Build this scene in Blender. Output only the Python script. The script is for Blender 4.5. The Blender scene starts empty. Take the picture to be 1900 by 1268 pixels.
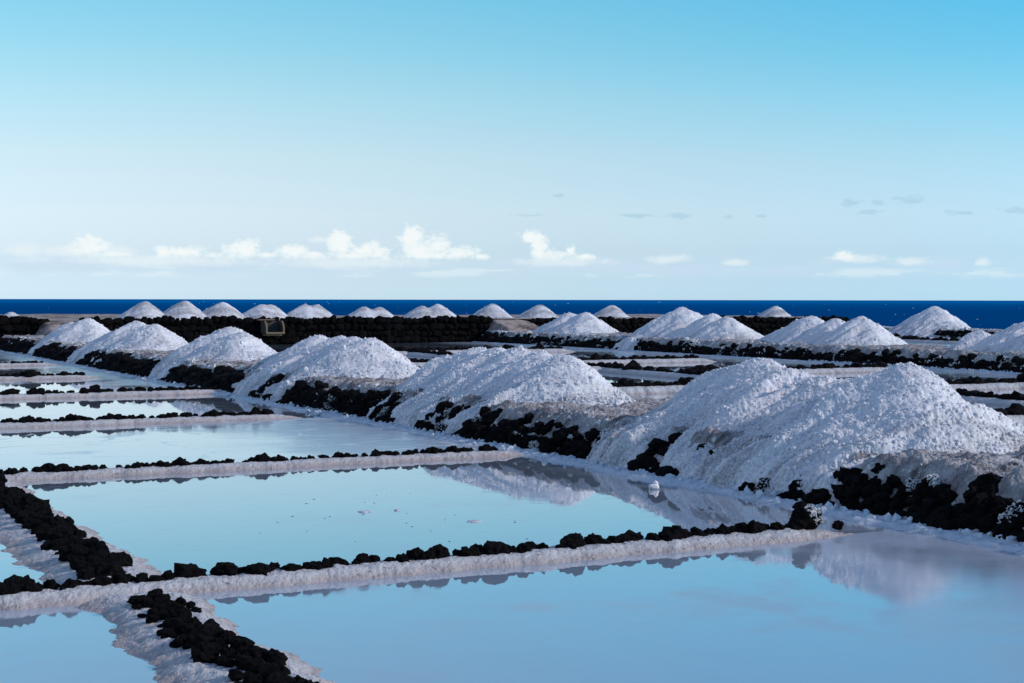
import bpy, bmesh, math, random
import numpy as np

# ------------------------------------------------------------------ camera, sky, sun, exposure
# World axes: X runs across the salt pans, Y runs along the heap banks, brine level is z = 0.
sc = bpy.context.scene
COL = sc.collection
random.seed(5)
RNG = np.random.default_rng(11)
YAW = math.radians(27.0)
CAM_H = 2.0
cam_d = bpy.data.cameras.new('camera')
cam_d.sensor_width = 36.0
cam_d.lens = 36.0 * 2850.0 / 1900.0
cam_d.clip_end = 80000
cam = bpy.data.objects.new('camera', cam_d)
COL.objects.link(cam)
cam.location = (0, 0, CAM_H)
from mathutils import Euler, Matrix, Vector
cam.matrix_world = (Matrix.Translation((0, 0, CAM_H)) @ Matrix.Rotation(-YAW, 4, 'Z')
                    @ Matrix.Rotation(math.pi / 2 - math.atan(78 / 2850), 4, 'X')
                    @ Matrix.Rotation(math.radians(0.09), 4, 'Z'))
sc.camera = cam

SUN_EL = math.radians(25)
SUN_DIR = Vector((0.84 * math.cos(SUN_EL), -0.54 * math.cos(SUN_EL), math.sin(SUN_EL))).normalized()
sun_d = bpy.data.lights.new('sun', 'SUN')
sun_d.energy = 2.75
sun_d.angle = math.radians(3.0)
sun_d.color = (1.0, 0.91, 0.81)
sun = bpy.data.objects.new('sun', sun_d)
COL.objects.link(sun)
sun.rotation_euler = SUN_DIR.to_track_quat('Z', 'Y').to_euler()

sc.view_settings.view_transform = 'Standard'
sc.view_settings.look = 'None'
sc.view_settings.gamma = 1.0
sc.view_settings.exposure = 0.0
sc.view_settings.use_curve_mapping = False

SKY_RAW = False
sc.cycles.max_bounces = 6
sc.cycles.diffuse_bounces = 3
sc.cycles.glossy_bounces = 3


class NT:
    """small node-tree helper"""
    def __init__(self, tree):
        self.t = tree
        tree.nodes.clear()

    def n(self, typ, **kw):
        nd = self.t.nodes.new(typ)
        for k, v in kw.items():
            setattr(nd, k, v)
        return nd

    def put(self, sock, val):
        if isinstance(val, bpy.types.NodeSocket):
            self.t.links.new(val, sock)
        elif isinstance(val, (tuple, list)) and len(val) == 3 and sock.type == 'RGBA':
            sock.default_value = (*val, 1)
        else:
            sock.default_value = val

    def math(self, op, a, b=0.0, c=0.0, clamp=False):
        nd = self.n('ShaderNodeMath', operation=op, use_clamp=clamp)
        self.put(nd.inputs[0], a); self.put(nd.inputs[1], b); self.put(nd.inputs[2], c)
        return nd.outputs[0]

    def mix(self, f, a, b, blend='MIX'):
        nd = self.n('ShaderNodeMix', data_type='RGBA', blend_type=blend)
        self.put(nd.inputs[0], f); self.put(nd.inputs[6], a); self.put(nd.inputs[7], b)
        return nd.outputs[2]

    def mixf(self, f, a, b):
        nd = self.n('ShaderNodeMix', data_type='FLOAT')
        self.put(nd.inputs[0], f); self.put(nd.inputs[2], a); self.put(nd.inputs[3], b)
        return nd.outputs[0]

    def smooth(self, x, lo, hi, a=0.0, b=1.0):
        nd = self.n('ShaderNodeMapRange', interpolation_type='SMOOTHSTEP')
        for i, v in enumerate((x, lo, hi, a, b)):
            self.put(nd.inputs[i], v)
        return nd.outputs[0]

    def xyz(self, x, y, z):
        nd = self.n('ShaderNodeCombineXYZ')
        for i, v in enumerate((x, y, z)):
            self.put(nd.inputs[i], v)
        return nd.outputs[0]

    def noise(self, vec, scale, detail=3.0, rough=0.55, dist=0.0):
        nd = self.n('ShaderNodeTexNoise')
        self.put(nd.inputs['Vector'], vec)
        nd.inputs['Scale'].default_value = scale
        nd.inputs['Detail'].default_value = detail
        nd.inputs['Roughness'].default_value = rough
        nd.inputs['Distortion'].default_value = dist
        return nd.outputs[0]

    def ramp(self, x, stops):
        nd = self.n('ShaderNodeValToRGB')
        self.put(nd.inputs[0], x)
        cr = nd.color_ramp
        while len(cr.elements) < len(stops):
            cr.elements.new(0.5)
        for e, (p, c) in zip(cr.elements, stops):
            e.position = p
            e.color = (*c, 1)
        return nd.outputs[0]

    def scale_vec(self, vec, s):
        nd = self.n('ShaderNodeVectorMath', operation='MULTIPLY')
        self.put(nd.inputs[0], vec); nd.inputs[1].default_value = s
        return nd.outputs[0]


def build_world():
    w = bpy.data.worlds.new('World')
    sc.world = w
    w.use_nodes = True
    t = NT(w.node_tree)
    sky = t.n('ShaderNodeTexSky', sky_type='NISHITA', sun_disc=False)
    sky.sun_elevation = SUN_EL
    sky.sun_rotation = math.atan2(SUN_DIR.x, SUN_DIR.y)
    sky.altitude = 0
    sky.air_density = 1.0
    sky.dust_density = 0.3
    sky.ozone_density = 2.0
    geo = t.n('ShaderNodeTexCoord')
    sep = t.n('ShaderNodeSeparateXYZ')
    t.t.links.new(geo.outputs['Generated'], sep.inputs[0])
    x, y, z = sep.outputs
    # azimuth (degrees right of the pans' view axis) and elevation (degrees)
    r_ = t.math('SUBTRACT', t.math('MULTIPLY', x, math.cos(YAW)), t.math('MULTIPLY', y, math.sin(YAW)))
    f_ = t.math('ADD', t.math('MULTIPLY', x, math.sin(YAW)), t.math('MULTIPLY', y, math.cos(YAW)))
    az = t.math('MULTIPLY', t.math('ARCTAN2', r_, f_), 57.29578)
    el = t.math('MULTIPLY', t.math('ARCSINE', z), 57.29578)
    col = sky.outputs[0]
    if not SKY_RAW:
        el01 = t.math('DIVIDE', el, 90.0, clamp=True)
        grade = t.ramp(el01, SKY_GRADE)
        col = t.mix(1.0, col, grade, 'MULTIPLY')
        col = t.mix(1.0, col, (SKY_GAIN,) * 3, 'MULTIPLY')
        # paler towards the anti-solar side, deeper across from the sun
        side = t.smooth(r_, -.25, .55)
        hi = t.smooth(el, 2.5, 11.0)
        tl = t.mix(hi, (1.11, 1.035, 1.06), (1.38, 1.12, 1.06))
        tr = t.mix(hi, (.80, .945, 1.08), (.42, .87, 1.02))
        col = t.mix(1.0, col, t.mix(side, tl, tr), 'MULTIPLY')
        # ---- clouds, defined over direction
        vec = t.xyz(az, t.math('MULTIPLY', el, 1.5), 0.0)
        n1 = t.math('ADD', t.math('MULTIPLY', t.noise(vec, 1.3, 3, 0.5), .55), t.math('MULTIPLY', t.noise(vec, 4.2, 5, 0.6), .45))
        n2 = t.noise(t.xyz(t.math('MULTIPLY', az, 0.16), el, 3.7), 2.6, 4, 0.55)
        n3 = t.noise(t.xyz(az, t.math('MULTIPLY', el, 3.0), 9.1), 2.0, 5, 0.6)

        ang = t.xyz(az, el, 0.0)

        def blobs(lst):
            acc = None
            for (a, b, ra, rb) in lst:
                v1 = t.n('ShaderNodeVectorMath', operation='MULTIPLY_ADD')
                t.put(v1.inputs[0], ang)
                v1.inputs[1].default_value = (1 / ra, 1 / rb, 0)
                v1.inputs[2].default_value = (-a / ra, -b / rb, 0)
                v2 = t.n('ShaderNodeVectorMath', operation='DOT_PRODUCT')
                t.put(v2.inputs[0], v1.outputs[0]); t.put(v2.inputs[1], v1.outputs[0])
                f = v2.outputs['Value']
                acc = f if acc is None else t.math('MINIMUM', acc, f)
            return t.math('SUBTRACT', 1.0, t.math('SQRT', acc))
        # low haze and stratus band above the sea, all round the horizon
        band = t.math('MULTIPLY', t.smooth(el, 0.7, 1.15), t.smooth(el, 1.75, 1.35))
        band = t.math('MULTIPLY', band, t.smooth(n2, 0.40, 0.60))
        col = t.mix(t.math('MULTIPLY', band, 0.65), col, (5.8, 7.35, 8.8))
        streak = t.math('MULTIPLY', t.smooth(el, 0.72, 0.95), t.smooth(el, 1.25, 1.05))
        streak = t.math('MULTIPLY', streak, t.smooth(n2, 0.50, 0.36))
        col = t.mix(t.math('MULTIPLY', streak, 0.5), col, (7.9, 9.0, 9.4))
        # cumulus heads
        F = blobs(CUMULUS)
        away = t.math('MAXIMUM', t.smooth(az, 20.0, 24.0), t.smooth(az, -20.0, -24.0))
        row = t.math('SUBTRACT', t.noise(t.xyz(t.math('MULTIPLY', az, 0.22), 0.0, 5.0), 1.0, 3, 0.6), 0.52)
        row = t.math('MULTIPLY', row, 6.0)
        dB = t.math('DIVIDE', t.math('SUBTRACT', el, 1.75), 0.75)
        row = t.math('SUBTRACT', row, t.math('MULTIPLY', dB, dB))
        row = t.math('ADD', t.math('MULTIPLY', t.math('SUBTRACT', row, -1.0), away), -1.0)
        F = t.math('MAXIMUM', F, row)
        F = t.math('ADD', F, t.math('MULTIPLY', t.math('SUBTRACT', n1, 0.5), 3.4))
        dens = t.smooth(F, -0.22, 0.36)
        dens = t.math('MULTIPLY', dens, t.smooth(el, 1.30, 1.60))
        lit = t.smooth(t.math('ADD', F, t.math('MULTIPLY', t.math('SUBTRACT', el, 1.8), 0.5)), -0.1, 0.9)
        ccol = t.mix(lit, (7.0, 8.5, 9.1), (9.2, 9.62, 9.6))
        col = t.mix(t.math('MULTIPLY', dens, 0.92), col, ccol)
        # thin veil of faint cumulus
        Fv = t.math('ADD', blobs(VEIL), t.math('MULTIPLY', t.math('SUBTRACT', n1, 0.5), 1.6))
        dv = t.math('MULTIPLY', t.smooth(Fv, 0.0, 0.8), t.smooth(el, .85, 1.3))
        col = t.mix(t.math('MULTIPLY', dv, 0.6), col, (8.3, 9.1, 9.3))
        # small grey scud
        Fg = t.math('ADD', blobs(SCUD), t.math('MULTIPLY', t.math('SUBTRACT', n3, 0.5), 3.2))
        col = t.mix(t.math('MULTIPLY', t.smooth(Fg, -0.1, 0.7), 0.6), col, (4.0, 6.2, 7.6))
    bg = t.n('ShaderNodeBackground')
    t.put(bg.inputs[0], col)
    bg.inputs[1].default_value = 0.10
    out = t.n('ShaderNodeOutputWorld')
    t.t.links.new(bg.outputs[0], out.inputs[0])


SKY_GAIN = 2.5
SKY_GRADE = [(e / 90, tuple(c / 2.5 for c in rgb)) for e, rgb in (
    (0.1, (1.04, 1.60, 2.66)), (.62, (.99, 1.44, 2.36)), (1.63, (1.05, 1.32, 1.93)), (3.14, (1.29, 1.42, 1.72)), (5.15, (1.38, 1.50, 1.57)),
    (7.2, (1.20, 1.58, 1.57)), (9.2, (.93, 1.60, 1.60)), (11.1, (.76, 1.62, 1.66)), (30, (1.45, 1.45, 1.5)), (90, (2.3, 1.7, 1.65)))]
CUMULUS = [(-7.35, 1.62, .6, .16), (-9.0, 1.62, .5, .16), (-11.0, 1.60, .5, .14), (-3.0, 1.62, 1.9, .18), (-5.9, 1.62, 1.2, .18), (-14.6, 1.62, .7, .14), (-15.3, 1.85, .75, .42), (-12.8, 1.72, .35, .25), (-12.0, 1.72, .85, .25), (-10.0, 1.80, .8, .38),
           (-8.1, 1.72, .6, .28), (-6.35, 1.98, .55, .52), (-5.5, 1.80, .9, .34), (-4.9, 1.70, .5, .30), (-3.75, 2.25, .48, .50),
           (-3.6, 1.80, .62, .42), (-2.75, 2.02, .50, .42), (-2.0, 1.72, .7, .30), (-1.1, 1.58, .3, .14),
           (.72, 2.32, .48, .26), (.98, 1.90, .36, .50), (1.75, 1.68, .75, .22), (2.15, 1.80, .26, .26), (2.7, 1.56, .5, .12),
           (12.2, 1.55, .55, .22)]
VEIL = [(-6.0, 1.35, 4.5, .30), (-13.0, 1.4, 5.0, .30), (1.8, 1.4, 2.5, .25), (-17.6, 1.75, .8, .35), (-16.3, 1.7, 1.0, .3), (-14.3, 1.7, 1.0, .35), (5.8, 1.5, 1.1, .25), (8.3, 1.35, .8, .22),
        (14.5, 1.4, 1.0, .2), (17.0, 1.35, .4, .2), (-7.2, 2.2, .6, .2), (12.6, 1.5, 1.2, .25)]
SCUD = [(12.5, 3.52, .48, .17), (13.35, 3.56, .32, .15), (14.4, 3.58, .60, .17), (13.1, 3.17, .5, .13), (4.6, 3.12, .7, .10),
        (6.1, 3.1, .55, .13), (8.0, 3.06, .25, .08), (9.2, 3.08, .22, .08), (16.2, 3.12, .5, .10), (18.1, 3.16, .55, .14),
        (1.65, 3.88, .35, .09), (0.6, 3.12, .9, .07)]
build_world()


# ------------------------------------------------------------------ numeric noise
def _h2(ix, iy, s):
    n = (ix.astype(np.int64) * 374761393 + iy.astype(np.int64) * 668265263 + s * 974634777) & 0xFFFFFFFF
    n = ((n ^ (n >> 13)) * 1274126177) & 0xFFFFFFFF
    n = (n ^ (n >> 16)) & 0xFFFFFFFF
    n = (n * 2246822519) & 0xFFFFFFFF
    n = n ^ (n >> 15)
    return n.astype(np.float64) / 4294967296.0


_pr = np.random.default_rng(1234)
PERM = np.concatenate([_pr.permutation(256)] * 3).astype(np.int32)
GA = np.linspace(0, 2 * np.pi, 257)[:256]
GX = np.cos(GA).astype(np.float32); GY = np.sin(GA).astype(np.float32)


def perlin(x, y, s=0):
    x = np.asarray(x, float); y = np.asarray(y, float)
    x, y = np.broadcast_arrays(x, y)
    ix = np.floor(x); iy = np.floor(y)
    fx = (x - ix).astype(np.float32); fy = (y - iy).astype(np.float32)
    jx = (ix.astype(np.int32) + s * 37) & 255; jy = (iy.astype(np.int32) + s * 91) & 255
    ux = fx * fx * fx * (fx * (fx * 6 - 15) + 10); uy = fy * fy * fy * (fy * (fy * 6 - 15) + 10)
    p0 = PERM[jx]; p1 = PERM[jx + 1]

    def g(p, dx, dy):
        h = PERM[p + jy + dy]
        return GX[h] * (fx - dx) + GY[h] * (fy - dy)
    a = g(p0, 0, 0); b = g(p1, 1, 0); c = g(p0, 0, 1); d = g(p1, 1, 1)
    ab = a + (b - a) * ux
    return ((ab + (c + (d - c) * ux - ab) * uy) * 1.41).astype(np.float64)


def fbm(x, y, oct=4, s=0, gain=0.5):
    r = 0; a = 1.0; f = 1.0; tot = 0
    for i in range(oct):
        r = r + a * perlin(x * f, y * f, s + i * 17)
        tot += a; a *= gain; f *= 2.03
    return r / tot


def worley(x, y, s=0):
    x, y = np.broadcast_arrays(np.asarray(x, float), np.asarray(y, float))
    ix = np.floor(x); iy = np.floor(y)
    best = np.full(x.shape, 9.0); cid = np.zeros(x.shape)
    for dx in (-1, 0, 1):
        for dy in (-1, 0, 1):
            px = ix + dx + _h2(ix + dx, iy + dy, s); py = iy + dy + _h2(ix + dx, iy + dy, s + 5)
            d = (px - x) ** 2 + (py - y) ** 2
            m = d < best
            best = np.where(m, d, best)
            cid = np.where(m, _h2(ix + dx, iy + dy, s + 9), cid)
    return np.sqrt(best), cid


def sstep(x, a, b):
    t = np.clip((x - a) / (b - a), 0, 1)
    return t * t * (3 - 2 * t)


def crystals(x, y, size, s=0):
    """clumped crystal relief, about 0..1"""
    d1, c1 = worley(x / size, y / size, s)
    d2, c2 = worley(x / size * 2.3 + 7.1, y / size * 2.3, s + 31)
    return np.clip(1 - d1 * 1.15, 0, 1) ** 0.7 * (0.35 + 0.65 * c1) * 0.7 + np.clip(1 - d2, 0, 1) * (0.3 + 0.7 * c2) * 0.3


# ------------------------------------------------------------------ objects
def tag(o, label=None, cat=None, group=None, kind=None):
    if label: o['label'] = label
    if cat: o['category'] = cat
    if group: o['group'] = group
    if kind: o['kind'] = kind
    return o


def empty(name, loc=(0, 0, 0)):
    o = bpy.data.objects.new(name, None)
    o.empty_display_size = 0.2
    o.location = loc
    COL.objects.link(o)
    return o


def link(name, me, mat=None, parent=None, loc=None, rot=None, scl=None):
    o = bpy.data.objects.new(name, me)
    if mat is not None and not me.materials:
        me.materials.append(mat)
    COL.objects.link(o)
    if parent is not None:
        o.parent = parent
        o.matrix_parent_inverse = Matrix.Identity(4)
    if loc is not None: o.location = loc
    if rot is not None: o.rotation_euler = rot
    if scl is not None: o.scale = scl
    return o


def mesh_np(name, verts, faces, attrs=None, smooth=True):
    verts = np.ascontiguousarray(verts, np.float32).reshape(-1, 3)
    faces = np.ascontiguousarray(faces, np.int32)
    k = faces.shape[1]
    me = bpy.data.meshes.new(name)
    me.vertices.add(len(verts)); me.vertices.foreach_set('co', verts.ravel())
    me.loops.add(faces.size); me.loops.foreach_set('vertex_index', faces.ravel())
    me.polygons.add(len(faces)); me.polygons.foreach_set('loop_start', np.arange(0, faces.size, k, dtype=np.int32))
    me.polygons.foreach_set('use_smooth', np.full(len(faces), smooth, bool))
    me.update(calc_edges=True)
    for an, av in (attrs or {}).items():
        a = me.attributes.new(an, 'FLOAT', 'POINT')
        a.data.foreach_set('value', np.ascontiguousarray(av, np.float32).ravel())
    me.validate()
    return me


def grid_faces(n, m, keep=None):
    i = np.arange(n * m).reshape(n, m)
    q = np.stack([i[:-1, :-1], i[1:, :-1], i[1:, 1:], i[:-1, 1:]], -1)
    if keep is not None:
        k = keep[:-1, :-1] | keep[1:, :-1] | keep[1:, 1:] | keep[:-1, 1:]
        q = q[k]
    return q.reshape(-1, 4)


def grid_obj(name, X, Y, Z, mat, parent=None, keep=None, attrs=None, smooth=True):
    """height grid, axis 0 along X and axis 1 along Y so faces look up"""
    f = grid_faces(*X.shape, keep)
    V = np.stack([X, Y, Z], -1).reshape(-1, 3)
    at = {k: v.reshape(-1) for k, v in (attrs or {}).items()}
    used = np.unique(f)
    remap = np.full(len(V), -1, np.int64); remap[used] = np.arange(len(used))
    me = mesh_np(name, V[used], remap[f], {k: v[used] for k, v in at.items()}, smooth)
    return link(name, me, mat, parent)


def steps(a, b, fn):
    """coordinates from a to b with local step fn(x)"""
    out = [a]
    while out[-1] < b:
        out.append(out[-1] + fn(out[-1]))
    out[-1] = b
    return np.array(out)


def box_mesh(name, x0, x1, y0, y1, z0, z1, bev=0.0):
    bm = bmesh.new()
    bmesh.ops.create_cube(bm, size=1.0)
    for v in bm.verts:
        v.co = ((x0 + x1) / 2 + v.co.x * (x1 - x0), (y0 + y1) / 2 + v.co.y * (y1 - y0), (z0 + z1) / 2 + v.co.z * (z1 - z0))
    if bev:
        bmesh.ops.bevel(bm, geom=bm.edges[:], offset=bev, segments=1, affect='EDGES')
    me = bpy.data.meshes.new(name); bm.to_mesh(me); bm.free()
    return me


_bm = bmesh.new(); bmesh.ops.create_icosphere(_bm, subdivisions=1, radius=1.0)
_bm.verts.ensure_lookup_table()
ICO_V = np.array([v.co[:] for v in _bm.verts]); ICO_F = np.array([[v.index for v in f.verts] for f in _bm.faces]); _bm.free()


def lump_mesh(name, pts, sizes, seed, attrs=None):
    """many small faceted crystal lumps in one mesh"""
    r = np.random.default_rng(seed)
    n = len(pts)
    jit = 1 + r.uniform(-.35, .3, (n, 12, 1))
    sc3 = r.uniform(.7, 1.25, (n, 1, 3))
    V = ICO_V[None] * jit * sc3
    a = r.uniform(0, 6.28, n); c, s = np.cos(a), np.sin(a)
    V = np.stack([V[..., 0] * c[:, None] - V[..., 1] * s[:, None], V[..., 0] * s[:, None] + V[..., 1] * c[:, None], V[..., 2]], -1)
    V = V * np.asarray(sizes)[:, None, None] + np.asarray(pts)[:, None, :]
    Fc = ICO_F[None] + (np.arange(n) * 12)[:, None, None]
    return mesh_np(name, V.reshape(-1, 3), Fc.reshape(-1, 3), attrs, smooth=False)


# ------------------------------------------------------------------ materials
def mat(name):
    m = bpy.data.materials.new(name)
    m.use_nodes = True
    t = NT(m.node_tree)
    p = t.n('ShaderNodeBsdfPrincipled')
    o = t.n('ShaderNodeOutputMaterial')
    t.t.links.new(p.outputs[0], o.inputs[0])
    return m, t, p


def pos(t):
    return t.n('ShaderNodeNewGeometry').outputs['Position']


def bump(t, p, h, strength, dist):
    b = t.n('ShaderNodeBump')
    b.inputs['Strength'].default_value = strength
    b.inputs['Distance'].default_value = dist
    t.put(b.inputs['Height'], h)
    t.t.links.new(b.outputs[0], p.inputs['Normal'])


def salt_material():
    m, t, p = mat('heap_salt')
    P = pos(t)
    at = t.n('ShaderNodeAttribute', attribute_name='dirt').outputs['Fac']
    g = t.noise(P, 34.0, 3, 0.6)
    big = t.noise(P, 1.7, 4, 0.6)
    c = t.mix(t.smooth(g, 0.35, 0.7), (.66, .615, .675), (.85, .81, .845))
    c = t.mix(t.math('MULTIPLY', t.smooth(big, .55, .78), 0.35), c, (.74, .68, .60))
    d = t.math('MULTIPLY', at, t.smooth(g, 0.72, 0.36, 0.35, 1.0))
    c = t.mix(d, c, (.23, .20, .21))
    t.put(p.inputs['Base Color'], c)
    p.inputs['Roughness'].default_value = 0.55
    p.inputs['Specular IOR Level'].default_value = 0.35
    p.inputs['Subsurface Weight'].default_value = 0.6
    p.inputs['Subsurface Radius'].default_value = (1.0, 1.0, 1.0)
    p.inputs['Subsurface Scale'].default_value = 0.025
    bump(t, p, t.noise(P, 70.0, 3, 0.7), 0.5, 0.010)
    return m


def crust_material(name, white, pink, zlo, zhi):
    """salt crust on dikes: cleaner on top, brine stained pink towards the waterline"""
    m, t, p = mat(name)
    P = pos(t)
    sep = t.n('ShaderNodeSeparateXYZ'); t.t.links.new(P, sep.inputs[0])
    n = t.noise(P, 9.0, 4, 0.65)
    g = t.noise(P, 45.0, 3, 0.65)
    hgt = t.math('ADD', sep.outputs[2], t.math('MULTIPLY', t.math('SUBTRACT', n, .5), .09))
    c = t.mix(t.smooth(hgt, zlo, zhi), pink, white)
    c = t.mix(t.smooth(t.noise(P, 16.0, 4, .7), .58, .70, 0, .8), c, (.13, .085, .08))
    t.put(p.inputs['Base Color'], c)
    p.inputs['Roughness'].default_value = 0.5
    p.inputs['Specular IOR Level'].default_value = 0.4
    bump(t, p, g, 0.5, 0.02)
    return m


def bank_material():
    m, t, p = mat('salty_earth')
    P = pos(t)
    n = t.noise(P, 3.2, 5, 0.65)
    st = t.noise(t.scale_vec(P, (1.0, 3.2, 1.0)), 2.6, 5, 0.65)
    g = t.noise(P, 40.0, 3, 0.65)
    c = t.mix(t.smooth(n, .35, .68), (.24, .20, .21), (.50, .46, .48))
    c = t.mix(t.smooth(st, .48, .68), c, (.10, .075, .075))
    c = t.mix(t.smooth(t.noise(P, 1.6, 3, .5), .62, .75, 0, .55), c, (.45, .32, .23))
    c = t.mix(t.smooth(g, .58, .74), c, (.72, .70, .73))
    t.put(p.inputs['Base Color'], c)
    p.inputs['Roughness'].default_value = 0.75
    p.inputs['Specular IOR Level'].default_value = 0.25
    bump(t, p, g, 0.8, 0.03)
    return m


def stone_material():
    m, t, p = mat('black_lava')
    P = t.n('ShaderNodeTexCoord').outputs['Object']
    n = t.noise(P, 4.0, 5, 0.7)
    c = t.mix(t.smooth(n, .35, .7), (.004, .0035, .005), (.018, .014, .015))
    t.put(p.inputs['Base Color'], c)
    p.inputs['Roughness'].default_value = 0.95
    p.inputs['Specular IOR Level'].default_value = 0.08
    bump(t, p, t.noise(P, 9.0, 4, .7), 0.9, 0.12)
    return m


def wall_stone_material():
    m, t, p = mat('weathered_lava')
    P = t.n('ShaderNodeTexCoord').outputs['Object']
    n = t.noise(P, 3.0, 5, 0.7)
    info = t.n('ShaderNodeObjectInfo')
    c = t.mix(info.outputs['Random'], (.003, .0026, .0035), (.008, .0062, .0065))
    c = t.mix(t.smooth(n, .5, .75), c, (.0035, .003, .003))
    t.put(p.inputs['Base Color'], c)
    p.inputs['Roughness'].default_value = 0.95
    p.inputs['Specular IOR Level'].default_value = 0.08
    bump(t, p, t.noise(P, 7.0, 4, .7), 0.8, 0.1)
    return m


def earth_material():
    m, t, p = mat('terrace_earth')
    P = pos(t)
    n = t.noise(P, .8, 5, .65)
    c = t.mix(t.smooth(n, .35, .65), (.085, .05, .045), (.40, .30, .27))
    c = t.mix(t.smooth(t.noise(P, 5.0, 4, .65), .52, .7), c, (.55, .48, .46))
    t.put(p.inputs['Base Color'], c)
    p.inputs['Roughness'].default_value = 0.9
    return m


def floor_material():
    m, t, p = mat('pan_floor')
    c = t.mix(t.noise(pos(t), 1.1, 4, .6), (.30, .27, .29), (.5, .47, .5))
    t.put(p.inputs['Base Color'], c)
    p.inputs['Roughness'].default_value = 0.9
    return m


def brine_material(name, lo, hi, extra=0.0, lines=0.0, clear=1.0):
    """still brine over a milky salt floor; a floating salt film spreads from the bank side (X from lo to hi)"""
    m, t, p = mat(name)
    P = pos(t)
    sep = t.n('ShaderNodeSeparateXYZ'); t.t.links.new(P, sep.inputs[0])
    n = t.noise(P, .55, 4, .6)
    nf = t.noise(t.scale_vec(P, (1.0, 1.6, 1.0)), 2.2, 5, .65)
    xx = t.math('ADD', sep.outputs[0], t.math('MULTIPLY', t.math('SUBTRACT', n, .5), 3.2))
    xx = t.math('ADD', xx, t.smooth(sep.outputs[1], 9.5, 5.0, 0.0, 2.6))
    film = t.smooth(xx, lo, hi)
    patch = t.math('MULTIPLY', t.smooth(n, .52, .68), extra)
    film = t.math('MAXIMUM', film, patch)
    film = t.math('MULTIPLY', film, t.smooth(nf, .25, .5, .72, 1.0))
    fleck = t.noise(t.scale_vec(P, (1.0, 1.5, 1.0)), 3.2, 4, .6)
    film = t.math('MAXIMUM', film, t.smooth(fleck, .54, .72, 0, .32))
    deep = t.mix(n, (.30 * clear, .385 * clear, .51 * clear), (.40 * clear, .45 * clear, .56 * clear))
    milk = t.mix(nf, (.32, .36, .47), (.43, .45, .54))
    c = t.mix(film, deep, milk)
    if lines:
        w = t.n('ShaderNodeTexVoronoi', feature='DISTANCE_TO_EDGE')
        wv = t.n('ShaderNodeVectorMath', operation='ADD')
        nn = t.n('ShaderNodeTexNoise'); nn.inputs['Scale'].default_value = .8
        t.t.links.new(P, nn.inputs['Vector'])
        t.t.links.new(t.scale_vec(P, (1.0, 1.0, 1.0)), wv.inputs[0]); t.t.links.new(nn.outputs['Color'], wv.inputs[1])
        t.t.links.new(wv.outputs[0], w.inputs['Vector']); w.inputs['Scale'].default_value = .55
        ln = t.math('MULTIPLY', t.smooth(w.outputs[0], .035, .008), t.smooth(nf, .42, .58))
        ln = t.math('MULTIPLY', ln, lines)
        c = t.mix(ln, c, (.72, .76, .8))
        film = t.math('MAXIMUM', film, ln)
    t.put(p.inputs['Base Color'], c)
    t.put(p.inputs['Roughness'], t.mixf(film, 0.012, 0.26))
    p.inputs['IOR'].default_value = 1.38
    t.put(p.inputs['Coat Weight'], t.mixf(film, 0.85, 0.25))
    t.put(p.inputs['Coat Roughness'], t.mixf(film, 0.012, 0.22))
    t.put(p.inputs['Specular IOR Level'], t.mixf(film, 0.62, 0.42))
    rip = t.noise(t.scale_vec(P, (1.0, 1.0, 1.0)), 7.0, 3, .5)
    bump(t, p, rip, 0.10, 0.006)
    return m


def sea_material():
    m, t, p = mat('open_sea')
    P = pos(t)
    sep = t.n('ShaderNodeSeparateXYZ'); t.t.links.new(P, sep.inputs[0])
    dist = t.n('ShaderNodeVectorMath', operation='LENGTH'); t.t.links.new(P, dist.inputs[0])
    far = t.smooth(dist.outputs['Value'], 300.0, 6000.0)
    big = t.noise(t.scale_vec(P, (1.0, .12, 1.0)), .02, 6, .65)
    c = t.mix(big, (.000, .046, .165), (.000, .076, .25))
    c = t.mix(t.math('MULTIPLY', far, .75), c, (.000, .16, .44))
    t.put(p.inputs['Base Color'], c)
    p.inputs['Roughness'].default_value = 0.6
    p.inputs['Specular IOR Level'].default_value = 0.0
    bump(t, p, t.noise(P, .25, 5, .6), 0.6, 1.0)
    return m


def wood_material(name, a, b):
    m, t, p = mat(name)
    P = t.n('ShaderNodeTexCoord').outputs['Object']
    n = t.noise(t.scale_vec(P, (2, 2, 14)), 3.0, 4, .6)
    t.put(p.inputs['Base Color'], t.mix(n, a, b))
    p.inputs['Roughness'].default_value = 0.8
    return m


M_SALT = salt_material()
M_CRUST = crust_material('dike_crust', (.52, .485, .51), (.40, .325, .325), 0.0, .07)
M_SHELF = crust_material('shelf_crust', (.62, .63, .70), (.52, .51, .58), -.03, .05)
M_BANK = bank_material()
M_CRUMB = crust_material('caked_crumbs', (.66, .63, .66), (.50, .44, .45), .05, .35)
M_STONE = stone_material()
M_WALL = wall_stone_material()
M_EARTH = earth_material()
M_FLOOR = floor_material()
M_WATER = brine_material('brine', 6.8, 9.4, .7)
M_WATER_MIRROR = brine_material('brine_mirror', 8.2, 9.9, .35, clear=.72)
M_WATER_MILKY = brine_material('brine_milky', 5.2, 8.2, .8, lines=.8)
M_WATER_RIGHT = brine_material('brine_right', 27.5, 31.0, .2)
M_WATER_FAR = brine_material('brine_far', 30.0, 60.0, .4)
M_SEA = sea_material()

# ------------------------------------------------------------------ setting: sea, ground, terrace, brine
BANK1 = (9.40, 13.20, .44)     # front, back, top height
BANK2 = (31.3, 35.6, .46)
BANK3 = (58.8, 62.2, .36)
WALL_U = 65.3

bm = bmesh.new()
bmesh.ops.create_circle(bm, cap_ends=True, segments=96, radius=45000)
me = bpy.data.meshes.new('sea'); bm.to_mesh(me); bm.free()
tag(link('sea', me, M_SEA, loc=(0, 0, -7.0)), 'deep blue open sea with whitecaps reaching the horizon', 'sea', kind='structure')

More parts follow.
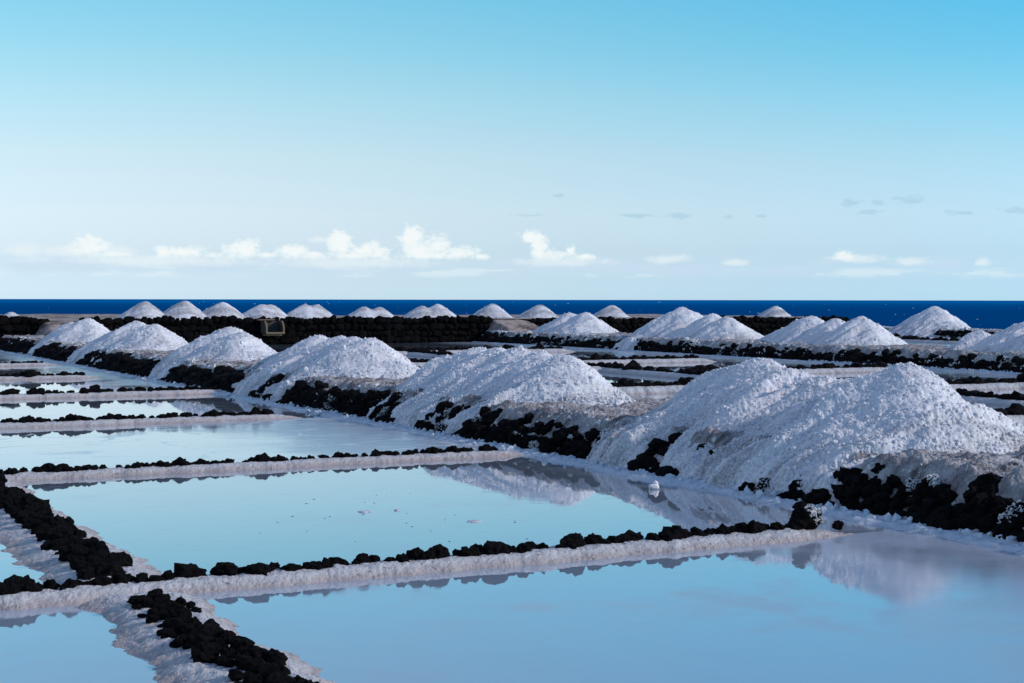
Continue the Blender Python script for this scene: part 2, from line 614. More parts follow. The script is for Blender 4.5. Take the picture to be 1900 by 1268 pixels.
tag(link('ground', box_mesh('ground', -60, 64.5, -40, 69, -6.8, -.10), M_FLOOR), 'pale salt floor under the evaporation pans', 'ground', kind='structure')


rc = np.random.default_rng(21)
nw = 170
dd = 260 * (6000 / 260) ** rc.uniform(0, 1, nw)
aa = rc.uniform(math.radians(2), math.radians(52), nw)
wl = rc.lognormal(-.1, .45, nw) * (.22 + dd / 4200)
caps = lump_mesh('whitecaps', np.stack([dd * np.sin(aa), dd * np.cos(aa), np.full(nw, -7.0)], -1), wl, 21)
M_FOAM, _t, _p = mat('sea_foam')
_t.put(_p.inputs['Base Color'], _t.mix(_t.noise(pos(_t), .6, 3, .6), (.45, .6, .75), (.8, .85, .88)))
_p.inputs['Roughness'].default_value = .8
Vc = np.empty(len(caps.vertices) * 3, np.float32); caps.vertices.foreach_get('co', Vc); Vc = Vc.reshape(-1, 3); Vc[:, 2] = -7.0 + (Vc[:, 2] + 7.0) * .38
caps.vertices.foreach_set('co', Vc.ravel())
tag(link('whitecaps', caps, M_FOAM), 'scattered white wave crests breaking on the open sea', 'foam', kind='stuff')


def terrace():
    # earth terrace behind the dry stone walls
    v = steps(-20, 53.5, lambda x: .45); u = steps(WALL_U + .25, 86, lambda x: .4)
    X, Y = np.meshgrid(v, u, indexing='ij')
    Z = 1.06 + .07 * fbm(X * .5, Y * .5, 4, 3) + .10 * sstep(Y, 76, 82) * (X < 24)
    edge = (Y > 85.5) | (X > 53.2)
    Z = np.where(edge, -6.5, Z)
    tag(grid_obj('terrace', X, Y, Z, M_EARTH), 'brown earth terrace behind the long stone wall', 'terrace', kind='structure')


terrace()


def water(v0, v1, u0, u1, m, label):
    V = np.array([[v0, u0, 0], [v1, u0, 0], [v1, u1, 0], [v0, u1, 0]])
    o = link('water', mesh_np('water', V, np.array([[0, 1, 2, 3]])), m)
    tag(o, label, 'brine', kind='structure')


LEFT_U = [10.35, 17.55, 24.6, 31.75, 39.2, 47.2, 56.0]
water(2.6, 9.75, -6, 10.35, M_WATER, 'sky blue brine of the nearest pan in front of the biggest heap')
water(-14, 2.6, -6, 10.35, M_WATER, 'blue brine in the bottom corner pan beyond the cross dike')
water(2.6, 9.75, 10.35, 17.55, M_WATER_MIRROR, 'mirror calm brine reflecting the second salt heap')
water(-14, 2.6, 10.35, 17.55, M_WATER_MILKY, 'milky brine sliver behind the side dike')
water(-14, 9.75, 17.55, 24.6, M_WATER_MILKY, 'brine with white salt lines between second and third dike')
water(-14, 9.75, 24.6, 31.75, M_WATER_MIRROR, 'bright brine strip reflecting a heap between third and fourth dike')
water(-14, 9.75, 31.75, 39.2, M_WATER, 'narrow blue brine strip between fourth and fifth dike')
water(-14, 9.75, 39.2, 47.2, M_WATER, 'narrow blue brine strip between fifth and sixth dike')
water(-14, 9.75, 47.2, 65.2, M_WATER, 'farthest brine strip before the wall beside the heap row')
water(12.9, 31.7, -2, 65.2, M_WATER_RIGHT, 'brine of the pans behind the near heap row')
water(35.2, 59.2, 5, 65.2, M_WATER_FAR, 'brine of the far pans behind the second heap row')


# ------------------------------------------------------------------ stones
def stone_variants(n, sub, seed, rough=.42):
    out = []
    for k in range(n):
        b = bmesh.new(); bmesh.ops.create_icosphere(b, subdivisions=sub, radius=.5)
        r = random.Random(seed + k)
        cx = [r.uniform(-9, 9) for _ in range(3)]
        sx = [r.uniform(.85, 1.3), r.uniform(.8, 1.1), r.uniform(.7, 1.0)]
        from mathutils import noise as mn
        for v in b.verts:
            c = Vector(v.co)
            q = c + Vector(cx)
            d = 1 + rough * mn.noise(q * 2.3) + .30 * mn.noise(q * 5.5) + .20 * mn.noise(q * 11)
            v.co = Vector((c.x * sx[0], c.y * sx[1], c.z * sx[2])) * d
        m_ = bpy.data.meshes.new('lava_stone'); b.to_mesh(m_); b.free()
        out.append(m_)
    return out


STONE_NEAR = stone_variants(14, 3, 100)
STONE_FAR = stone_variants(8, 2, 300, .35)
STONE_WALL = stone_variants(10, 2, 500, .38)
for ms in (STONE_NEAR, STONE_FAR):
    for m_ in ms: m_.materials.append(M_STONE)
for m_ in STONE_WALL: m_.materials.append(M_WALL)
SR = random.Random(77)


def stone(parent, loc, size, near=True, flat=1.0, variants=None):
    vs = variants or (STONE_NEAR if near else STONE_FAR)
    return link('lava_stone', SR.choice(vs), None, parent, loc, (SR.uniform(-.5, .5), SR.uniform(-.5, .5), SR.uniform(0, 6.28)),
                (size * SR.uniform(.85, 1.2), size * SR.uniform(.85, 1.15), size * flat * SR.uniform(.8, 1.15)))


def crust_on(parent, stones, seed, size=.012, per=2, lo=.45, way=None):
    """salt crystals caked onto one side of some stones"""
    r = np.random.default_rng(seed)
    P = []
    for st in stones:
        me_ = st.data
        V_ = np.empty(len(me_.vertices) * 3); me_.vertices.foreach_get('co', V_); V_ = V_.reshape(-1, 3)
        M_ = np.array(Matrix.LocRotScale(st.location, st.rotation_euler, st.scale))
        W_ = V_ @ M_[:3, :3].T
        n_ = W_ / np.linalg.norm(W_, axis=1)[:, None]
        d_ = r.normal(0, 1, 3) * (1, 1, .5) + (0.2, -.6, .7); d_ = np.array(way) if way else d_; d_ /= np.linalg.norm(d_)
        W_ = W_[(n_ @ d_) > lo + .25 * r.uniform(-1, 1, len(n_))]
        for _ in range(per):
            P.append(W_ + np.array(st.location) + r.normal(0, size * 1.0, W_.shape))
    P = np.concatenate(P)
    tag(link('caked_salt', lump_mesh('caked_salt', P, size * r.lognormal(-.1, .35, len(P)), seed), M_CRUMB, parent), kind='stuff')


# ------------------------------------------------------------------ dikes
def dike(label, axis, c0, a, b, half=.27, top=.10, size=.17, rows=1, near=True, tip=(False, True), gap=.06, group=None, big=0.05, off=.05, skip=None):
    """low salt-crusted dike with a line of lava stones. axis 'v': runs along X at Y=c0 from X=a to b; axis 'u': runs along Y at X=c0"""
    root = empty('stone_dike', (0, 0, 0))
    tag(root, label, 'dike', group or 'stone dikes between the brine pans')
    dist = max(6.0, math.hypot((a + b) / 2 if axis == 'v' else c0, c0 if axis == 'v' else (a + b) / 2))
    st = max(.011, dist / 800)
    s = np.arange(a - .1, b + 1.1, st) if tip[1] else np.arange(a - .1, b + .1, st)
    c = np.arange(-half - .35, half + .36, max(.010, st * .8))
    S, C = np.meshgrid(s, c, indexing='ij')
    seed = int(abs(c0) * 10)
    wob = .10 * fbm(S * .7, C * 0 + seed, 3, seed)
    wid = half * (1 + .45 * fbm(S * 1.7, np.sign(C) * 3.3, 4, seed + 1, .6))
    prof = 1 - sstep(np.abs(C - wob * .5), wid * .35, wid * 1.5)
    end = np.ones_like(S)
    if tip[1]: end *= 1 - sstep(S, b - .3, b + 1.0)
    if tip[0]: end *= sstep(S, a - .05, a + .6)
    prof = np.clip(prof - (1 - end) * .9, 0, 1) * (.35 + .65 * end)
    Z = -.05 + (top + .05) * prof
    Z += (.017 * crystals(S, C, .045, seed) + .02 * fbm(S * 5, C * 5, 3, seed + 4)) * np.clip(prof * 3, 0, 1)
    if axis == 'v': X, Y = S, c0 + C
    else: X, Y, Z = (c0 + C).T, S.T, Z.T
    o = grid_obj('salt_base', X, Y, Z, M_CRUST, root, keep=Z > -.045, smooth=False)
    x = a + .05
    while x < b - .12:
        for k in range(rows):
            sz = size * min(1.6, SR.lognormvariate(-.04, .26)) * (1.45 if SR.random() < big else 1)
            if SR.random() < gap: continue
            if skip and skip(x): continue
            cc = off + (k - (rows - 1) / 2) * size * .72 + SR.uniform(-.03, .03) * (1 + rows)
            cc += .10 * float(fbm(np.array(x * .7), np.array(float(seed)), 3, seed)) * .5
            zz = top + sz * .06 + (SR.uniform(-.01, .025) if rows > 1 else 0)
            xx = x + SR.uniform(-.03, .03)
            loc = (xx, c0 + cc, zz) if axis == 'v' else (c0 + cc, xx, zz)
            stone(root, loc, sz, near)
        x += size * SR.uniform(.52, .85)
    return root


d1 = dike('nearest black stone dike on a pinkish salt base, ending in one salt-capped boulder', 'v', 10.42, .2, 8.15, half=.20, top=.065, size=.12, gap=.0, off=.05)
# the salt-capped end boulder of the nearest dike
bs = stone(d1, (8.16, 10.50, .14), .23)
tag(bs, 'boulder with white salt crust at the dike end')
stone(d1, (8.10, 10.50, .25), .11)
stone(d1, (8.50, 10.48, .06), .10, flat=.7)
crust_on(d1, [bs], 6, .011, 3, .45, (.75, -.45, .55))
d2 = dike('second black stone dike from the front, reaching across to the heap bank', 'v', 17.60, 1.2, 8.9, half=.21, top=.06, size=.115, gap=.12, big=.08)
d3 = dike('third stone dike from the front with one upright stone, ending in open brine', 'v', 24.70, 2.2, 8.25, half=.22, top=.07, size=.13, gap=.05, big=.10)
d4 = dike('fourth stone dike from the front, a long row of low stones', 'v', 31.85, 3.2, 9.3, half=.22, top=.08, size=.15, gap=.10)
d5 = dike('fifth stone dike from the front, short with a dark stone at its tip', 'v', 39.3, 4.4, 8.0, half=.22, top=.08, size=.16, near=False, big=.08)
d6 = dike('farthest short stone dike beside the heap row', 'v', 47.3, 5.4, 8.5, half=.23, top=.08, size=.15, near=False, gap=.25)
dB = dike('broad dike of piled black stones with salt flanks at the bottom edge', 'u', 2.40, 4.5, 10.0, half=.36, top=.06, size=.088, rows=3, tip=(False, False), gap=.12, off=0)
dA = dike('broad dike of piled black stones joining first and second dike', 'u', 2.36, 10.75, 17.3, half=.40, top=.06, size=.105, rows=3, tip=(False, False), gap=.12, off=0)

RG = 'stone dikes of the pans behind the near heap row'
dike('long black stone dike running between the two heap rows', 'u', 21.7, 17, 58, half=.32, top=.11, size=.22, near=False, tip=(False, False), group=RG, gap=.05)
for u0, lab in ((18.5, 'stone dike with pink face just behind the biggest heap'),
                (28.0, 'stone dike seen in the gap between the biggest and second heap'),
                (36.9, 'stone dike low in the gap between second and third heap'),
                (41.4, 'stone dike with pink face in the gap between second and third heap'),
                (50.5, 'far stone dike behind the third heap')):
    dike(lab, 'v', u0, 13.4, 21.4, half=.34, top=.14, size=.22, near=False, tip=(False, False), group=RG, gap=.04)
for u0, v1, lab in ((26.0, 29.5, 'pink faced stone dike behind the biggest heap near the second bank'),
                    (33.6, 29.0, 'stone dike showing above the crest of the biggest heap'),
                    (41.3, 28.0, 'pink faced stone dike ending short of the second bank'),
                    (51.5, 28.5, 'far stone dike in front of the long wall')):
    dike(lab, 'v', u0, 22.0, v1, half=.34, top=.12, size=.22, near=False, tip=(False, True), group=RG, gap=.04)
dike('thin stone dike behind the second heap row, below the lone far heap', 'u', 50.2, 44, 62, half=.45, top=.12, size=.30, near=False, tip=(False, False),
     group='stone dikes of the far pans', gap=.12)


# ------------------------------------------------------------------ banks and heaps
def bank_z(v, u, bank, seed):
    f, b, top = bank
    wob = .12 * fbm(u * .9, u * 0 + seed, 3, seed)
    z = -.12 + (top + .12) * sstep(v, f - .12 + wob, f + .62 + wob) * (1 - sstep(v, b - .5, b + .2))
    body = sstep(v, f, f + .5)
    z = z + body * (.10 * fbm(v * 1.3, u * 1.3, 3, seed + 2) + .05 * fbm(v * 5, u * 5, 3, seed + 3))
    z = z + sstep(v, f - .1, f + .2) * (1 - sstep(v, f + .5, f + 1.0)) * .11 * fbm(v * 1.6, u * 3.4, 3, seed + 6)
    return z


def heap_z(v, u, peaks, seed, m=.66, k=.075, gully=.085, amp=1.0, toe=None):
    rnd = .19 if len(peaks) > 1 and m < .7 else .22
    acc = None
    hs = []
    for (pv, pu, pz) in peaks:
        dv = v - pv; du = u - pu
        dv = np.where(dv < 0, dv * .90, dv * 1.22)
        ang = np.arctan2(dv, du)
        mm = m * (1 + .13 * perlin(np.cos(ang) * 1.5 + pu, np.sin(ang) * 1.5 + pv, seed))
        r = np.sqrt(dv * dv + du * du)
        hs.append(pz - mm * (np.sqrt(r * r + rnd * rnd) - rnd))
    hs = np.stack(hs)
    mx = hs.max(0)
    z = mx + k * np.log(np.exp((hs - mx) / k).sum(0)) - .04
    top = max(p[2] for p in peaks)
    down = sstep(top - z, .05, .45)
    w = .5 * fbm(v * .9, u * .9, 2, seed + 8)
    z = z + gully * amp * down * (1.1 * fbm(u * 1.7 + w + v * .3, v * .45, 3, seed + 11) + .5 * fbm(u * 5.5 + 2 * w + v * .8, v * .9, 2, seed + 15))
    z = z + .040 * amp * fbm(v * 3.0, u * 3.0, 3, seed + 12) + .011 * amp * fbm(v * 8.5, u * 8.5, 2, seed + 14)
    if toe is not None:
        z = z - .8 * np.maximum(0, toe + .10 * fbm(u * 1.1, u * 0, 3, seed + 13) - v)
    return z


HEAPS = {}


def salt_heap(label, peaks, seed, base, res, grain, m=.66, n_lump=0, lump=.03, group='salt heaps along the near bank', ext=2.9, gully=.21, toe=None, dirt_z=.5, name='salt_heap'):
    vs = [p[0] for p in peaks]; us = [p[1] for p in peaks]; zt = max(p[2] for p in peaks)
    v = np.arange(min(vs) - ext, max(vs) + ext, res); u = np.arange(min(us) - ext, max(us) + ext, res)
    X, Y = np.meshgrid(v, u, indexing='ij')
    Z = heap_z(X, Y, peaks, seed, m, gully=gully, toe=toe)
    B = base(X, Y)
    keep = Z > np.maximum(B, 0) - .05
    gx, gy = np.gradient(Z, res, res)
    L = np.sqrt(1 + gx * gx + gy * gy)
    g = crystals(X, Y, grain * 1.1, seed) - .3 + .30 * (crystals(X, Y, grain * 2.9, seed + 70) - .3)
    g = g * (.85 + .8 * fbm(X * 2.2, Y * 2.2, 3, seed + 71)) + .16 * (np.random.default_rng(seed).uniform(-1, 1, X.shape))
    D = grain * .86 * g * L ** .5
    Xn, Yn, Zn = X - gx / L * D, Y - gy / L * D, Z + D / L
    def dirt_at(x, y, z):
        streak = fbm(y * 2.6 + x * .5, x * .55, 4, seed + 21)
        fine = fbm(y * 8 + x * 1.5, x * 1.8, 3, seed + 23)
        low = 1 - sstep(z, .05, dirt_z + .45)
        return np.clip(low * (.38 + 1.7 * streak + .6 * fine) + .22 * sstep(streak + .5 * fine, .05, .5), 0, .8)
    dirt = dirt_at(X, Y, Z)
    root = grid_obj(name, Xn, Yn, Zn, M_SALT, None, keep, {'dirt': dirt}, smooth=True)
    tag(root, label, 'salt heap', group)
    if n_lump:
        r = np.random.default_rng(seed)
        pv = r.uniform(v[0], v[-1], n_lump * 6); pu = r.uniform(u[0], u[-1], n_lump * 6)
        hz = heap_z(pv, pu, peaks, seed, m, gully=gully, toe=toe); bz = np.maximum(base(pv, pu), 0)
        dz = hz - bz
        ok = (dz > -.10) & (r.uniform(0, 1, len(pv)) < np.where(dz < .18, .9, .40))
        pv, pu, hz, bz = [q[ok][:n_lump] for q in (pv, pu, hz, bz)]
        sz = lump * r.lognormal(-.35, .42, len(pv))
        sz = np.minimum(sz, lump * 2.2)
        P = np.stack([pv, pu, np.maximum(hz, bz) + sz * .25], -1)
        lm = lump_mesh('salt_lumps', P, sz, seed, {'dirt': np.repeat(dirt_at(pv, pu, P[:, 2]) * .75, 12)})
        tag(link('salt_lumps', lm, M_SALT, root), kind='stuff')
    HEAPS[label] = (peaks, seed, m, gully, toe)
    return root


b1 = lambda v, u: bank_z(v, u, BANK1, 7)
b2 = lambda v, u: bank_z(v, u, BANK2, 19)
b3 = lambda v, u: bank_z(v, u, BANK3, 29)
salt_heap('biggest and nearest salt heap with two sharp summits and a saddle between', [(11.4, 15.55, 1.32), (11.4, 15.05, 1.19), (11.45, 14.35, 1.13), (11.5, 13.85, 1.14), (11.45, 13.35, 1.18), (11.4, 12.9, 1.34), (10.6, 14.5, .80), (10.6, 13.7, .80)], 41, b1, toe=9.52, res=.016, grain=.036, n_lump=14000, lump=.0165)
salt_heap('second nearest salt heap with a long domed crest above black stones', [(11.4, 23.6, 1.22), (11.4, 22.9, 1.23), (11.42, 22.2, 1.25), (11.4, 21.4, 1.22), (11.38, 20.5, 1.19), (10.7, 22.6, .82)], 42, b1, toe=9.52, res=.022, grain=.036, n_lump=10000, lump=.018)
salt_heap('third nearest salt heap with a small hump beside its main summit', [(11.4, 31.6, 1.25), (11.4, 30.3, 1.26), (11.42, 29.5, 1.27), (11.4, 28.6, 1.27), (10.7, 30.3, .85)], 43, b1, toe=9.52, res=.028, grain=.040, n_lump=5000, lump=.021)
salt_heap('single peaked salt heap just below the wooden chute', [(11.4, 38.2, 1.33), (11.4, 37.2, 1.22)], 44, b1, toe=9.52, res=.032, grain=.045, n_lump=2500, lump=.022)
salt_heap('salt heap with twin low summits, second from the far end of the near row', [(11.4, 48.2, 1.34), (11.4, 47.0, 1.22), (11.4, 45.9, 1.28)], 45, b1, toe=9.52, res=.04, grain=.05, n_lump=1500, lump=.025)
salt_heap('farthest heap of the near row, beside the earth ramp', [(11.4, 55.6, 1.34), (11.4, 57.8, 1.16)], 46, b1, toe=9.52, res=.045, grain=.055, n_lump=800, lump=.025)
G2 = 'salt heaps along the second bank'
salt_heap('twin topped heap of the second row beside the farther ramp', [(34.2, 61.3, 1.44), (34.2, 59.8, 1.47)], 51, b2, toe=31.45, res=.05, grain=.055, group=G2, n_lump=900, lump=.028, gully=.22)
salt_heap('tall pointed heap of the second row with two lower humps on one flank', [(34.0, 51.7, 1.75), (33.9, 49.5, 1.44), (33.9, 48.4, 1.40)], 52, b2, toe=31.45, res=.045, grain=.05, group=G2, n_lump=1200, lump=.026, gully=.22)
salt_heap('broad three humped heap of the second row, just above the biggest heap', [(34.0, 43.5, 1.48), (34.0, 42.1, 1.41), (34.0, 40.8, 1.48)], 53, b2, toe=31.45, res=.04, grain=.05, group=G2, n_lump=1500, lump=.026, gully=.20)
salt_heap('heap of the second row cut off by the picture edge', [(34.0, 33.4, 1.42), (34.0, 32.0, 1.55), (33.7, 34.9, 1.05)], 54, b2, toe=31.45, res=.035, grain=.045, group=G2, n_lump=1800, lump=.025, gully=.20)
salt_heap('lone pointed salt heap standing on the last low bank by the sea', [(60.6, 66.4, 1.70)], 55, b3, .05, .05, group='lone far salt heap', n_lump=400, lump=.025)

TG = 'salt heaps on the terrace behind the wall'
bt = lambda v, u: np.full(np.shape(v), 1.06)
for i, (v_, z_, lab, ex) in enumerate((
        (11.2, 1.44, 'low salt heap on the terrace cut off by the picture edge', [(9.6, 71, 1.36)]),
        (17.15, 1.92, 'pointed terrace heap beside the low earth rise', []),
        (19.0, 1.95, 'tallest rounded terrace heap reaching the horizon', []),
        (20.75, 1.85, 'third pointed terrace heap counted from the earth ramp', [(20.95, 71, 1.82)]),
        (22.75, 1.78, 'terrace heap with a flat crest right above the wooden chute', [(23.2, 71, 1.77)]),
        (24.9, 1.77, 'terrace heap with a flat crest next past the wooden chute', [(25.5, 71, 1.77)]),
        (28.0, 1.66, 'lowest and flattest terrace heap above the middle of the wall', [(28.8, 71, 1.65)]),
        (32.0, 1.80, 'lopsided terrace heap with two crests before the farther ramp', [(31.1, 71, 1.70)]),
        (35.08, 1.82, 'sharp pointed terrace heap above the farther ramp', []),
        (37.85, 1.77, 'small terrace heap half behind a second row heap', []),
        (42.2, 1.74, 'small pointed terrace heap between two second row heaps', []),
        (53.0, 1.69, 'last small terrace heap above the wall end', []))):
    salt_heap(lab, [(v_, 71.0, z_)] + ex, 60 + i, bt, .06, .045, m=.72, group=TG, ext=1.6, gully=.05, n_lump=120, lump=.025, dirt_z=-1)

ALLH = list(HEAPS.values())


def heaps_at(v, u):
    z = -9.0
    for (pk, sd, m, gl, te) in ALLH:
        if min(abs(p[1] - u) + abs(p[0] - v) for p in pk) < 5:
            z = max(z, float(heap_z(np.array([v]), np.array([u]), pk, sd, m, gully=gl, toe=te)[0]))
    return z


def bank_crust(root, bk, seed, u0, u1, n):
    """white and greyish salt crumbs caked in clusters over the bank front and strewn on its top"""
    f, b, top = bk
    r = np.random.default_rng(seed + 90)
    k = n // 28
    t01 = r.uniform(0, 1, k) ** (1.7 if seed == 7 else 1.0)
    cu = u0 + (u1 - u0) * t01; cv = f + r.uniform(.0, .95, k) ** 1.2
    sel = r.integers(0, k, n)
    su = .10 + .10 * r.uniform(0, 1, k)
    pu = cu[sel] + r.normal(0, 1, n) * su[sel]; pv = cv[sel] + r.normal(0, 1, n) * su[sel] * .55
    pz = np.maximum(bank_z(pv, pu, bk, seed), 0)
    front = (pv < f + .6)
    pz = pz + np.where(front, .0 + .03 * r.uniform(0, 1, k)[sel], .02) + r.uniform(-.02, .02, n)
    sz = (.0055 + .0007 * pu) * r.lognormal(0, .35, n)
    tag(link('salt_crumbs', lump_mesh('salt_crumbs', np.stack([pv, pu, pz], -1), sz, seed + 4), M_CRUMB, root), kind='stuff')


def bank(label, bk, seed, u0, u1, sizes, near_u, shelf=True, rock=.84, n_row=3, cat='bank'):
    root = empty('stone_bank', (0, 0, 0))
    tag(root, label, cat, 'stone faced banks carrying the salt heaps')
    f, b, top = bk
    u = steps(u0, u1, lambda q: max(.022, math.hypot(f, max(q, 0)) / 800))
    dmin = max(.022, math.hypot(f, max(u0, 12)) / 700)
    v = np.concatenate([np.arange(f - .3, f + 1.2, dmin), np.arange(f + 1.2, b + .5, dmin * 2)])
    X, Y = np.meshgrid(v, u, indexing='ij')
    Z = bank_z(X, Y, bk, seed)
    Z = Z + .03 * crystals(X, Y, .09, seed) * (Z > 0)
    Z = Z + (.05 * crystals(X, Y, .16, seed + 3) + .035 * crystals(X, Y, .05, seed + 4)) * (Z > 0)
    grid_obj('bank_body', X, Y, Z, M_BANK, root, keep=Z > -.1, smooth=False)
    bank_crust(root, bk, seed, u0, min(u1, 62 if near_u else u1), 9000 if near_u else 3000)
    # stone facing where no heap covers it
    cnt = 0
    rest = []
    q = max(u0, 7.6 if near_u else 0) + .1
    while q < u1:
        far = 1 + .45 * min(1, max(0, (q - 14) / 18)) if near_u else 1
        size = sizes * far * SR.uniform(.7, 1.3)
        for row in range(n_row):
            fr = (row + .35) / n_row + SR.uniform(-.10, .10)
            p = .97 if row < 2 else (rock if row < n_row - 1 else rock * .4)
            if near_u:
                p *= .8 + .2 * float(sstep(np.array(float(fbm(np.array(q * 1.1), np.array(4.4 + row), 2, seed + 50))), -.15, .2)) if q < 21 else 1
            if SR.random() > p: continue
            vv = f - .02 + fr * .50 + .12 * float(fbm(np.array(q * .9), np.array(float(seed)), 3, seed))
            zz = .0 + fr * top * .85
            uu = q + SR.uniform(-.06, .06)
            cover = heaps_at(vv, uu)
            if cover > zz + size * .22: continue
            if cnt >= 295:
                rest.append((vv + .0, uu, zz + .02, size * SR.uniform(.9, 1.3)))
                continue
            stone(root, (vv + .0, uu, zz + .02), size, near=uu < near_u, flat=.95)
            cnt += 1
        q += sizes * far * SR.uniform(.6, .95)
    if rest:
        r = np.random.default_rng(seed + 44)
        Vs, Fs, off = [], [], 0
        for (x, y, z, q) in rest:
            me_ = STONE_FAR[int(r.integers(len(STONE_FAR)))]
            V_ = np.empty(len(me_.vertices) * 3); me_.vertices.foreach_get('co', V_); V_ = V_.reshape(-1, 3) * q * r.uniform(.8, 1.2, 3)
            F_ = np.array([p.vertices[:] for p in me_.polygons])
            a = r.uniform(0, 6.28); c_, s_ = math.cos(a), math.sin(a)
            V_ = np.stack([V_[:, 0] * c_ - V_[:, 1] * s_ + x, V_[:, 0] * s_ + V_[:, 1] * c_ + y, V_[:, 2] + z], -1)
            Vs.append(V_); Fs.append(F_ + off); off += len(V_)
        tag(link('distant_lava_stones', mesh_np('distant_lava_stones', np.concatenate(Vs), np.concatenate(Fs), None, False), M_STONE, root), kind='stuff')
    kids = [c for c in root.children if c.name.startswith('lava_stone')]
    crust_on(root, [c for c in kids if SR.random() < .14], seed + 5, .008 if near_u else .022, 5 if near_u else 2, .45)
    if shelf:
        us = steps(u0, u1, lambda q: max(.014, math.hypot(f, max(q, 0)) / 900))
        vs = np.arange(f - .75, f + .22, max(.014, math.hypot(f, max(u0, 9)) / 900))
        X, Y = np.meshgrid(vs, us, indexing='ij')
        wid = .36 + .16 * fbm(Y * .8, Y * 0 + 2.2, 4, seed + 33) + .10 * fbm(X * 3, Y * 3, 3, seed + 35)
        inn = sstep(X, f - wid - .10, f - wid + .10)
        Z = -.03 + inn * (.048 + .035 * (crystals(X, Y, .10, seed + 34)) + .02 * fbm(X * 7, Y * 7, 3, seed + 36))
        grid_obj('salt_shelf', X, Y, Z, M_SHELF, root, keep=Z > -.022)
        r = np.random.default_rng(seed)
        n = 900
        pu = r.uniform(u0, min(u1, 40), n); pv = f - .05 + r.normal(0, .13, n)
        sz = r.uniform(.012, .045, n)
        lm = lump_mesh('salt_lumps', np.stack([pv, pu, .03 + sz * .2], -1), sz, seed + 3)
        tag(link('salt_lumps', lm, M_SHELF, root), kind='stuff')
    return root


bank('near bank of black lava stones and dirty salt under the front heap row', BANK1, 7, 5.0, 65.0, .19, 26, n_row=4, rock=.88)
bank('second bank of black lava stones under the middle heap row', BANK2, 19, 27.0, 65.0, .30, 0, shelf=True, rock=.97)
bank('last low stone bank under the lone far heap by the sea', BANK3, 29, 52.0, 72.0, .34, 0, shelf=False, rock=.97, n_row=2)


# ------------------------------------------------------------------ dry stone walls, ramps
def wall(label, v0, v1, top, su=.40, courses=4):
    root = empty('dry_stone_wall', ((v0 + v1) / 2, WALL_U, 0))
    tag(root, label, 'wall', 'dry stone walls holding up the terrace')
    core = box_mesh('wall_core', v0 - root.location.x, v1 - root.location.x, .02, .5, -.3, top - .14)
    link('wall_core', core, M_WALL, root)
    hh = top / courses
    for k in range(courses):
        q = v0 + SR.uniform(0, .2)
        while q < v1:
            w = su * SR.uniform(.6, 1.5)
            z = hh * (k + .5) + SR.uniform(-.03, .03) + (SR.uniform(-.02, .09) if k == courses - 1 else 0)
            h = hh * SR.uniform(1.1, 1.35)
            link('lava_stone', SR.choice(STONE_WALL), None, root, (q + w / 2 - root.location.x, SR.uniform(-.04, .07), z),
                 (SR.uniform(-.15, .15), SR.uniform(-.15, .15), SR.choice((0, math.pi)) + SR.uniform(-.2, .2)), (w * 1.08, .42, h * 1.25))
            q += w * .93
    return root


wall('short stretch of black stone wall at the picture edge beside the earth ramp', 4.0, 11.4, 1.20)
wall('long black dry stone wall between the two ramps, carrying the wooden chute', 12.9, 32.0, 1.16)
wall('black dry stone wall past the farther ramp, behind the second heap row', 34.2, 53.4, 1.06)


def ramp(label, v0, v1, seed, top, ulo):
    v = np.arange(v0 - .9, v1 + .9, .06); u = np.arange(ulo, WALL_U + 2.2, .07)
    X, Y = np.meshgrid(v, u, indexing='ij')
    side = sstep(X, v0 - .8, v0 + .15) * (1 - sstep(X, v1 - .15, v1 + .8))
    Z = (.30 + (top - .30) * sstep(Y, ulo + .5, WALL_U + .5)) * side - .1 + .06 * fbm(X * 1.7, Y * 1.7, 4, seed)
    tag(grid_obj('earth_ramp', X, Y, Z, M_EARTH, None, keep=Z > -.08), label, 'ramp', 'earth ramps climbing to the terrace')


ramp('pale salty earth ramp climbing to the terrace past the farthest near row heap', 11.5, 12.9, 71, 1.16, 60.5)
ramp('pale salty earth ramp climbing to the terrace behind the second row', 32.2, 34.1, 72, 1.12, 60.8)


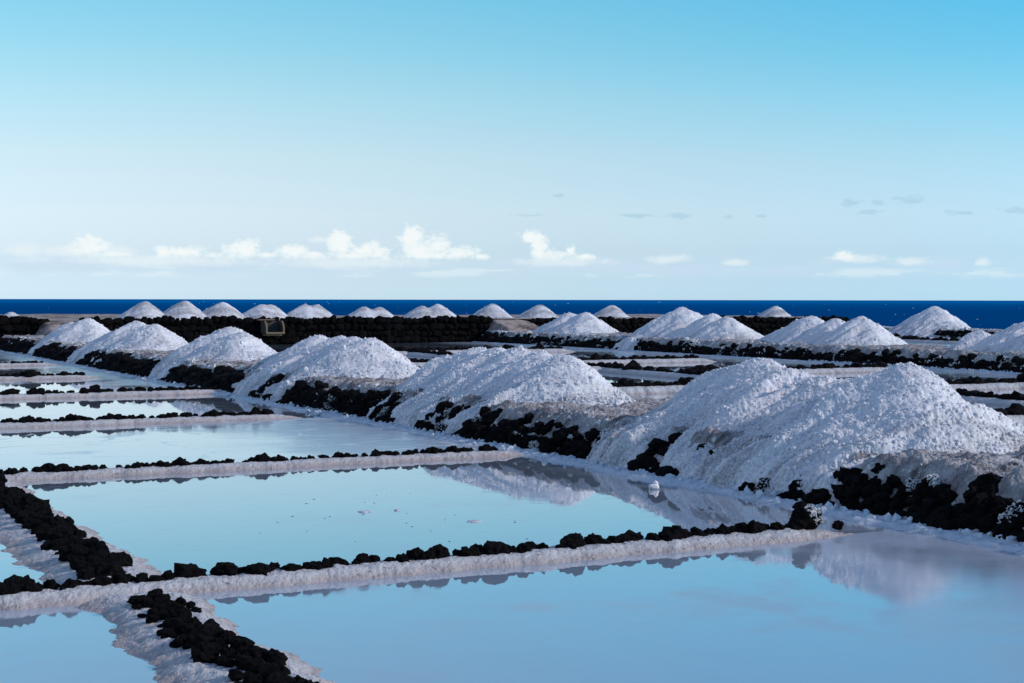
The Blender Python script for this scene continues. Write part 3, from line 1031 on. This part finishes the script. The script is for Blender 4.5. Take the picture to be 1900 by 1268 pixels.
# ------------------------------------------------------------------ wooden chute on the wall
def chute():
    root = empty('wooden_chute', (21.2, 64.85, .50))
    tag(root, 'open fronted weathered wooden chute set into the long stone wall', 'chute')
    root.scale = (.82, .9, .86)
    tan = wood_material('sunlit_plank', (.15, .095, .06), (.22, .145, .09))
    drk = wood_material('shaded_board', (.04, .032, .036), (.075, .06, .062))  # same wood with shade put into its colour; planks carry the sunlit tone

    def side(x, name):
        # side board leaning back towards the top, with a rounded upper front corner
        prof = [(-.55, .0), (-.55, .30), (-.46, .48), (-.28, .62), (.30, .66), (.30, .0)]
        b = bmesh.new()
        r_ = [[b.verts.new((x + dx, y, z)) for (y, z) in prof] for dx in (-.03, .03)]
        b.faces.new(r_[0]); b.faces.new(r_[1][::-1])
        for i in range(len(prof)):
            j = (i + 1) % len(prof)
            b.faces.new((r_[0][j], r_[0][i], r_[1][i], r_[1][j]))
        bmesh.ops.recalc_face_normals(b, faces=b.faces[:])
        me_ = bpy.data.meshes.new(name); b.to_mesh(me_); b.free()
        link(name, me_, drk, root)
        # edge batten, with sunlight put into its tan colour, following the front of the board
        for (y0, z0), (y1, z1) in zip(prof[:3], prof[1:4]):
            L_ = math.hypot(y1 - y0, z1 - z0)
            bt_ = link('edge_batten', box_mesh('edge_batten', -.04, .04, -.02, .035, -.005, L_ + .01), tan, root, (x, y0 - .03, z0))
            bt_.rotation_euler = (-math.atan2(y1 - y0, z1 - z0), 0, 0)
    side(-.47, 'side_board'); side(.47, 'side_board')
    link('floor_board', box_mesh('floor_board', -.44, .44, -.52, .28, .0, .04), drk, root)
    link('front_sill', box_mesh('front_sill', -.52, .52, -.62, -.57, -.02, .07, .01), tan, root)
    for k in range(4):
        x0 = -.44 + k * .22
        link('back_board', box_mesh('back_board', x0 + .004, x0 + .216, .22 + .006 * (k % 2), .27, .045, .62), drk, root)
    for k in range(3):
        link('top_plank', box_mesh('top_plank', -.78 + .02 * k, .05 + .09 * k, -.30 + k * .19, -.125 + k * .19, .67, .715), tan, root)
    link('support_beam', box_mesh('support_beam', -.42, .42, -.40, .25, -.12, -.03), tan, root)


chute()

# ------------------------------------------------------------------ small things
RF = 'salt rafts floating on the mirror calm pan'


def raft(label, v, u, w, seed):
    s = np.linspace(-1, 1, 36)
    X, Y = np.meshgrid(s, s, indexing='ij')
    r = np.sqrt(X ** 2 + Y ** 2) + .35 * fbm(X * 2.2, Y * 2.2, 3, seed)
    Z = -.004 + (.010 + .010 * crystals(X, Y, .25, seed)) * (1 - sstep(r, .45, .75))
    tag(grid_obj('salt_raft', v + X * w, u + Y * w * .8, Z, M_SHELF, None, keep=Z > -.003), label, 'salt raft', RF)


raft('wider of the two floating salt rafts in the mirror calm pan', 5.30, 13.46, .10, 3)
raft('smaller floating salt raft beside the wider one', 5.62, 13.42, .05, 4)
raft('pale salt raft nearest the first dike in the mirror calm pan', 5.96, 12.44, .10, 5)
lp = lump_mesh('salt_lump', np.array([(8.68, 13.72, .03), (8.71, 13.74, .05), (8.66, 13.75, .02)]), np.array([.05, .032, .035]), 9)
tag(link('salt_lump', lp, M_SALT), 'single white salt lump in the shallows below the biggest heap', 'salt lump')
n = 26
r = np.random.default_rng(8)
fl = lump_mesh('floating_salt_specks', np.stack([r.normal(5.4, .6, n), r.normal(13.3, .8, n), np.full(n, .001)], -1), r.uniform(.006, .016, n), 8)
V = np.empty(len(fl.vertices) * 3, np.float32); fl.vertices.foreach_get('co', V); V = V.reshape(-1, 3); V[:, 2] = .001 + (V[:, 2] - .001) * .15
fl.vertices.foreach_set('co', V.ravel())
tag(link('floating_salt_specks', fl, M_STONE), 'tiny dark specks drifting on the mirror calm brine', 'specks', kind='stuff')
